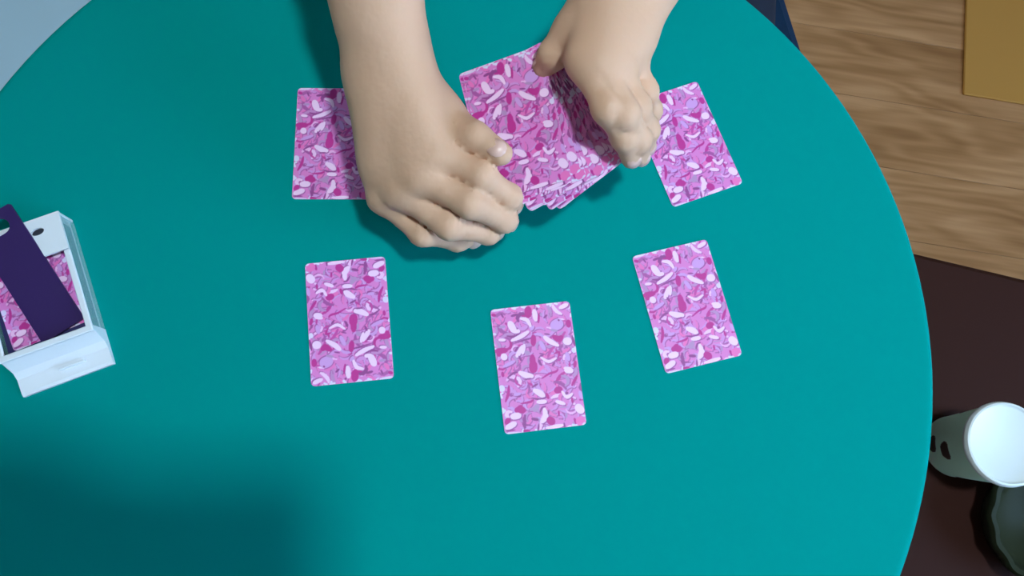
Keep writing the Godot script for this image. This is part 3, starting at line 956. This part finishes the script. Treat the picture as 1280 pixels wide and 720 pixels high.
func build_cup(at: Vector3):
	var t := thing("paper_cup", "white lidded paper cup with dark brown marks, on the low brown table at right", "cup", at)
	var W := 256
	var H := 64
	var img := Image.create_empty(W, H, false, Image.FORMAT_RGB8)
	img.fill(rgb(214, 248, 222))
	# pairs of brown crescents printed round the wall
	for c in 4:
		for which in 2:
			var cx: float = W * (c + 0.80) / 4.0 + 9.0 * which
			var cy: float = [31.0, 13.0][which]
			for k in 19:
				var q := (k - 9) / 9.0
				var p := Vector2(cx + q * 7.5, cy + 2.5 * q * q)
				var r := 6.0 * sqrt(1.0 - 0.8 * q * q)
				for y in range(-6, 7):
					for x in range(-6, 7):
						if Vector2(x, y).length() < r:
							img.set_pixel(posmod(int(p.x + x), W), clampi(int(p.y + y), 0, H - 1), rgb(66, 46, 38))
	var pm := mat(Color.WHITE, 0.55)
	pm.albedo_texture = ImageTexture.create_from_image(img)
	pm.uv1_scale = Vector3(1, 1.0 / 0.09, 1)
	var s := Shape.new()
	var pr := [Vector2(0.0308, 0.0), Vector2(0.0315, 0.001), Vector2(0.0386, 0.088)]
	s.lathe(pr, 64, Vector3.ZERO, 0.3)
	put("cup_body", s.done(), pm, t)
	var bs := Shape.new()
	bs.lathe([Vector2(0, 0.004), Vector2(0.0295, 0.004), Vector2(0.0295, 0.0), Vector2(0.0308, 0.0), Vector2(0.0319, 0.0022), Vector2(0.0312, 0.004)], 48)
	put("base_rim", bs.done(), mat(rgb(205, 206, 198), 0.5), t)
	var lid := Shape.new()
	lid.lathe([Vector2(0.0384, 0.084), Vector2(0.0400, 0.085), Vector2(0.0405, 0.087), Vector2(0.0401, 0.0895), Vector2(0.0390, 0.092), Vector2(0.0372, 0.0925), Vector2(0.0362, 0.0905), Vector2(0.035, 0.0895), Vector2(0, 0.090)], 64)
	put("lid", lid.done(), mat(rgb(230, 234, 234), 0.4), t)

func build_ashtray(at: Vector3):
	var g := mat(Color(0.17, 0.185, 0.13), 0.35, 0.12)
	var s := Shape.new()
	var seg := 72
	var pr := [Vector2(0, 0), Vector2(0.045, 0), Vector2(0.052, 0.003), Vector2(0.060, 0.020), Vector2(0.064, 0.034), Vector2(0.062, 0.038), Vector2(0.057, 0.037), Vector2(0.050, 0.022), Vector2(0.040, 0.012), Vector2(0, 0.010)]
	s.lathe(pr, seg)
	var m := s.done()
	var arr := m.surface_get_arrays(0)
	var vs: PackedVector3Array = arr[Mesh.ARRAY_VERTEX]
	for i in vs.size():
		var p := vs[i]
		var r := Vector2(p.x, p.z).length()
		if r > 0.048:
			var a := atan2(p.z, p.x)
			var f := 1.0 + 0.022 * cos(a * 14.0) * smoothstep(0.0, 0.03, p.y)
			vs[i] = Vector3(p.x * f, p.y, p.z * f)
	arr[Mesh.ARRAY_VERTEX] = vs
	var am := ArrayMesh.new()
	am.add_surface_from_arrays(Mesh.PRIMITIVE_TRIANGLES, arr)
	var o := put("glass_bowl", am, g)
	o.position = at
	tag(o, "dark greenish glass bowl with a wavy wall, on the side table by the cup", "bowl")

func build_case(cm: Mesh):
	# local: x across (towards the far side), z towards the front lip; origin at the middle of the front lower edge
	var zaxis := Vector3(0.511, 0, 0.859)
	var xaxis := Vector3(0.859, 0, -0.511)
	var at := Vector3(-0.2612, TOP, -0.0299) - xaxis * 0.0312
	var turn := atan2(zaxis.x, zaxis.z)
	var t := thing("card_case", "white plastic card case lying open at the left edge, pink cards inside, stepped front lip", "case", at + Vector3(0, 0.0002, 0), turn)
	var white := mat(rgb(224, 228, 236), 0.35, 0.5)
	var hw := 0.0312
	var hz := 0.020
	var body := Shape.new()
	# floor, side walls, back wall
	body.box(Vector3(2 * hw - 0.0046, 0.002, 0.112), 0.0004, Transform3D(Basis(), Vector3(0, 0.001, -0.056)))
	body.box(Vector3(2 * hw, hz - 0.002, 0.0022), 0.0004, Transform3D(Basis(), Vector3(0, hz / 2, -0.1100)))
	put("body", body.done(), white, t)
	var clear := mat(Color(0.80, 0.92, 0.92, 0.22), 0.12)
	clear.transparency = BaseMaterial3D.TRANSPARENCY_ALPHA
	for s in [-1.0, 1.0]:
		var wall := Shape.new()
		wall.box(Vector3(0.0014, hz - 0.0012, 0.0830), 0.0002, Transform3D(Basis(), Vector3(s * (hw - 0.0008), hz / 2 - 0.0006, -0.0673)))
		put("side_wall", wall.done(), clear, t).set_meta("label", "clear plastic side wall")
	var shade := Shape.new()
	shade.box(Vector3(2 * hw - 0.006, 0.0006, 0.0255), 0.0, Transform3D(Basis(), Vector3(0, hz - 0.0022, -0.0965)))
	put("backing_sheet", shade.done(), mat(rgb(40, 44, 60), 0.6), t)
	# front: a steep wall that runs out into a flat lip
	var lip := Shape.new()
	var side := [Vector2(-0.026, 0.0022), Vector2(-0.026, hz - 0.001), Vector2(-0.0225, hz - 0.001), Vector2(-0.0165, 0.0075), Vector2(-0.012, 0.0045), Vector2(-0.002, 0.0035), Vector2(0.0, 0.0026), Vector2(0.0, 0.0)]
	var poly := PackedVector2Array(side + [Vector2(-0.026, 0.0)])
	var idx := Geometry2D.triangulate_polygon(poly)
	for s in [-1.0, 1.0]:
		for i in range(0, idx.size(), 3):
			var q := []
			for k in 3:
				q.append(Vector3(s * hw, poly[idx[i + k]].y, poly[idx[i + k]].x))
			lip.tri(q[0], q[1], q[2], Vector3(s, 0, 0))
	for i in side.size() - 1:
		var a: Vector2 = side[i]
		var b: Vector2 = side[i + 1]
		var d := b - a
		lip.quad(Vector3(-hw, a.y, a.x), Vector3(hw, a.y, a.x), Vector3(hw, b.y, b.x), Vector3(-hw, b.y, b.x), Vector3(0, d.x, -d.y))
	put("front_lip", lip.done(), white, t)
	var tab := Shape.new()
	tab.box(Vector3(0.018, 0.0040, 0.0018), 0.0005, Transform3D(Basis(Vector3.RIGHT, 0.1), Vector3(0.006, 0.0052, -0.0085)))
	put("latch_tab", tab.done(), white, t)
	# frame on top: two side rails, a front rail, a wide back ledge with two finger holes
	var rail := Shape.new()
	for s in [-1.0, 1.0]:
		rail.box(Vector3(0.0042, 0.002, 0.060), 0.0005, Transform3D(Basis(), Vector3(s * (hw - 0.0018), hz, -0.0525)))
	rail.box(Vector3(2 * hw + 0.0005, 0.0024, 0.0045), 0.0006, Transform3D(Basis(), Vector3(0, hz, -0.0238)))
	put("frame", rail.done(), white, t)
	var ledge := Shape.new()
	var z0 := -0.1113
	var z1 := -0.083
	var hole := func(cx: float, cz: float) -> PackedVector2Array:
		var p := PackedVector2Array()
		for k in 20:
			p.append(Vector2(cx + cos(TAU * k / 20.0) * 0.0045, cz + sin(TAU * k / 20.0) * 0.0026))
		return p
	# the ledge is cut into strips round the two holes
	var hx := [-0.0145, 0.0145]
	var hzz := -0.1015
	for part in [[-hw, hx[0]], [hx[0], 0.0], [0.0, hx[1]], [hx[1], hw]]:
		var pa: float = part[0]
		var pb: float = part[1]
		var p := PackedVector2Array([Vector2(pa, z0), Vector2(pb, z0), Vector2(pb, z1), Vector2(pa, z1)])
		for h in hx:
			var r: Array = Geometry2D.clip_polygons(p, hole.call(h, hzz))
			if r.size() == 1:
				p = r[0]
		ledge.slab(p, hz - 0.001, hz + 0.001)
	put("back_ledge", ledge.done(), white, t)
	var lining := Shape.new()
	lining.box(Vector3(2 * hw - 0.005, 0.0100, 0.080), 0.0004, Transform3D(Basis(), Vector3(0, 0.0071, -0.066)))
	put("lining", lining.done(), mat(rgb(44, 40, 92), 0.5), t)
	# cards in the case
	var inv := t.transform
	var top := put("playing_card", cm, null)
	top.transform = inv * Transform3D(Basis(Vector3.UP, 0.055) * Basis.from_scale(Vector3.ONE * 0.9), Vector3(-0.0008, 0.0127, -0.0698))
	tag(top, "pink marbled playing card lying in the white case, under the dark purple strip", "playing card")
	# ---- dark purple strip across the case
	var plate := thing("plastic_strip", "dark purple plastic strip with a slotted end, lying aslant across the white card case", "strip", Vector3.ZERO)
	var ps := Shape.new()
	var L := 0.0962
	var w := 0.0155
	# outline with a slot at the far end, as two halves that meet along the middle
	for s in [-1.0, 1.0]:
		var o := PackedVector2Array([Vector2(0, 0), Vector2(s * (w - 0.0012), 0), Vector2(s * w, -0.0012), Vector2(s * w, -L + 0.0015), Vector2(s * (w - 0.0015), -L), Vector2(0, -L), Vector2(0, -L + 0.006)])
		for k in 9:
			var a := PI * k / 8.0
			o.append(Vector2(s * (0.0025 + sin(a) * 0.0055), -L + 0.0115 - cos(a) * 0.0055))
		o.append(Vector2(0, -L + 0.017))
		ps.slab(o, 0.0, 0.0012)
	var purple := mat(rgb(48, 28, 84), 0.3, 0.5)
	put("strip_plate", ps.done(), purple, plate)
	var p0 := inv * Vector3(0.0112, 0.0152, -0.0298)
	var p1 := inv * Vector3(-0.0118, 0.0242, -0.1266)
	var dz := (p0 - p1).normalized()
	var dx := Vector3.UP.cross(dz).normalized()
	plate.transform = Transform3D(Basis(dx, dz.cross(dx), dz), p0)
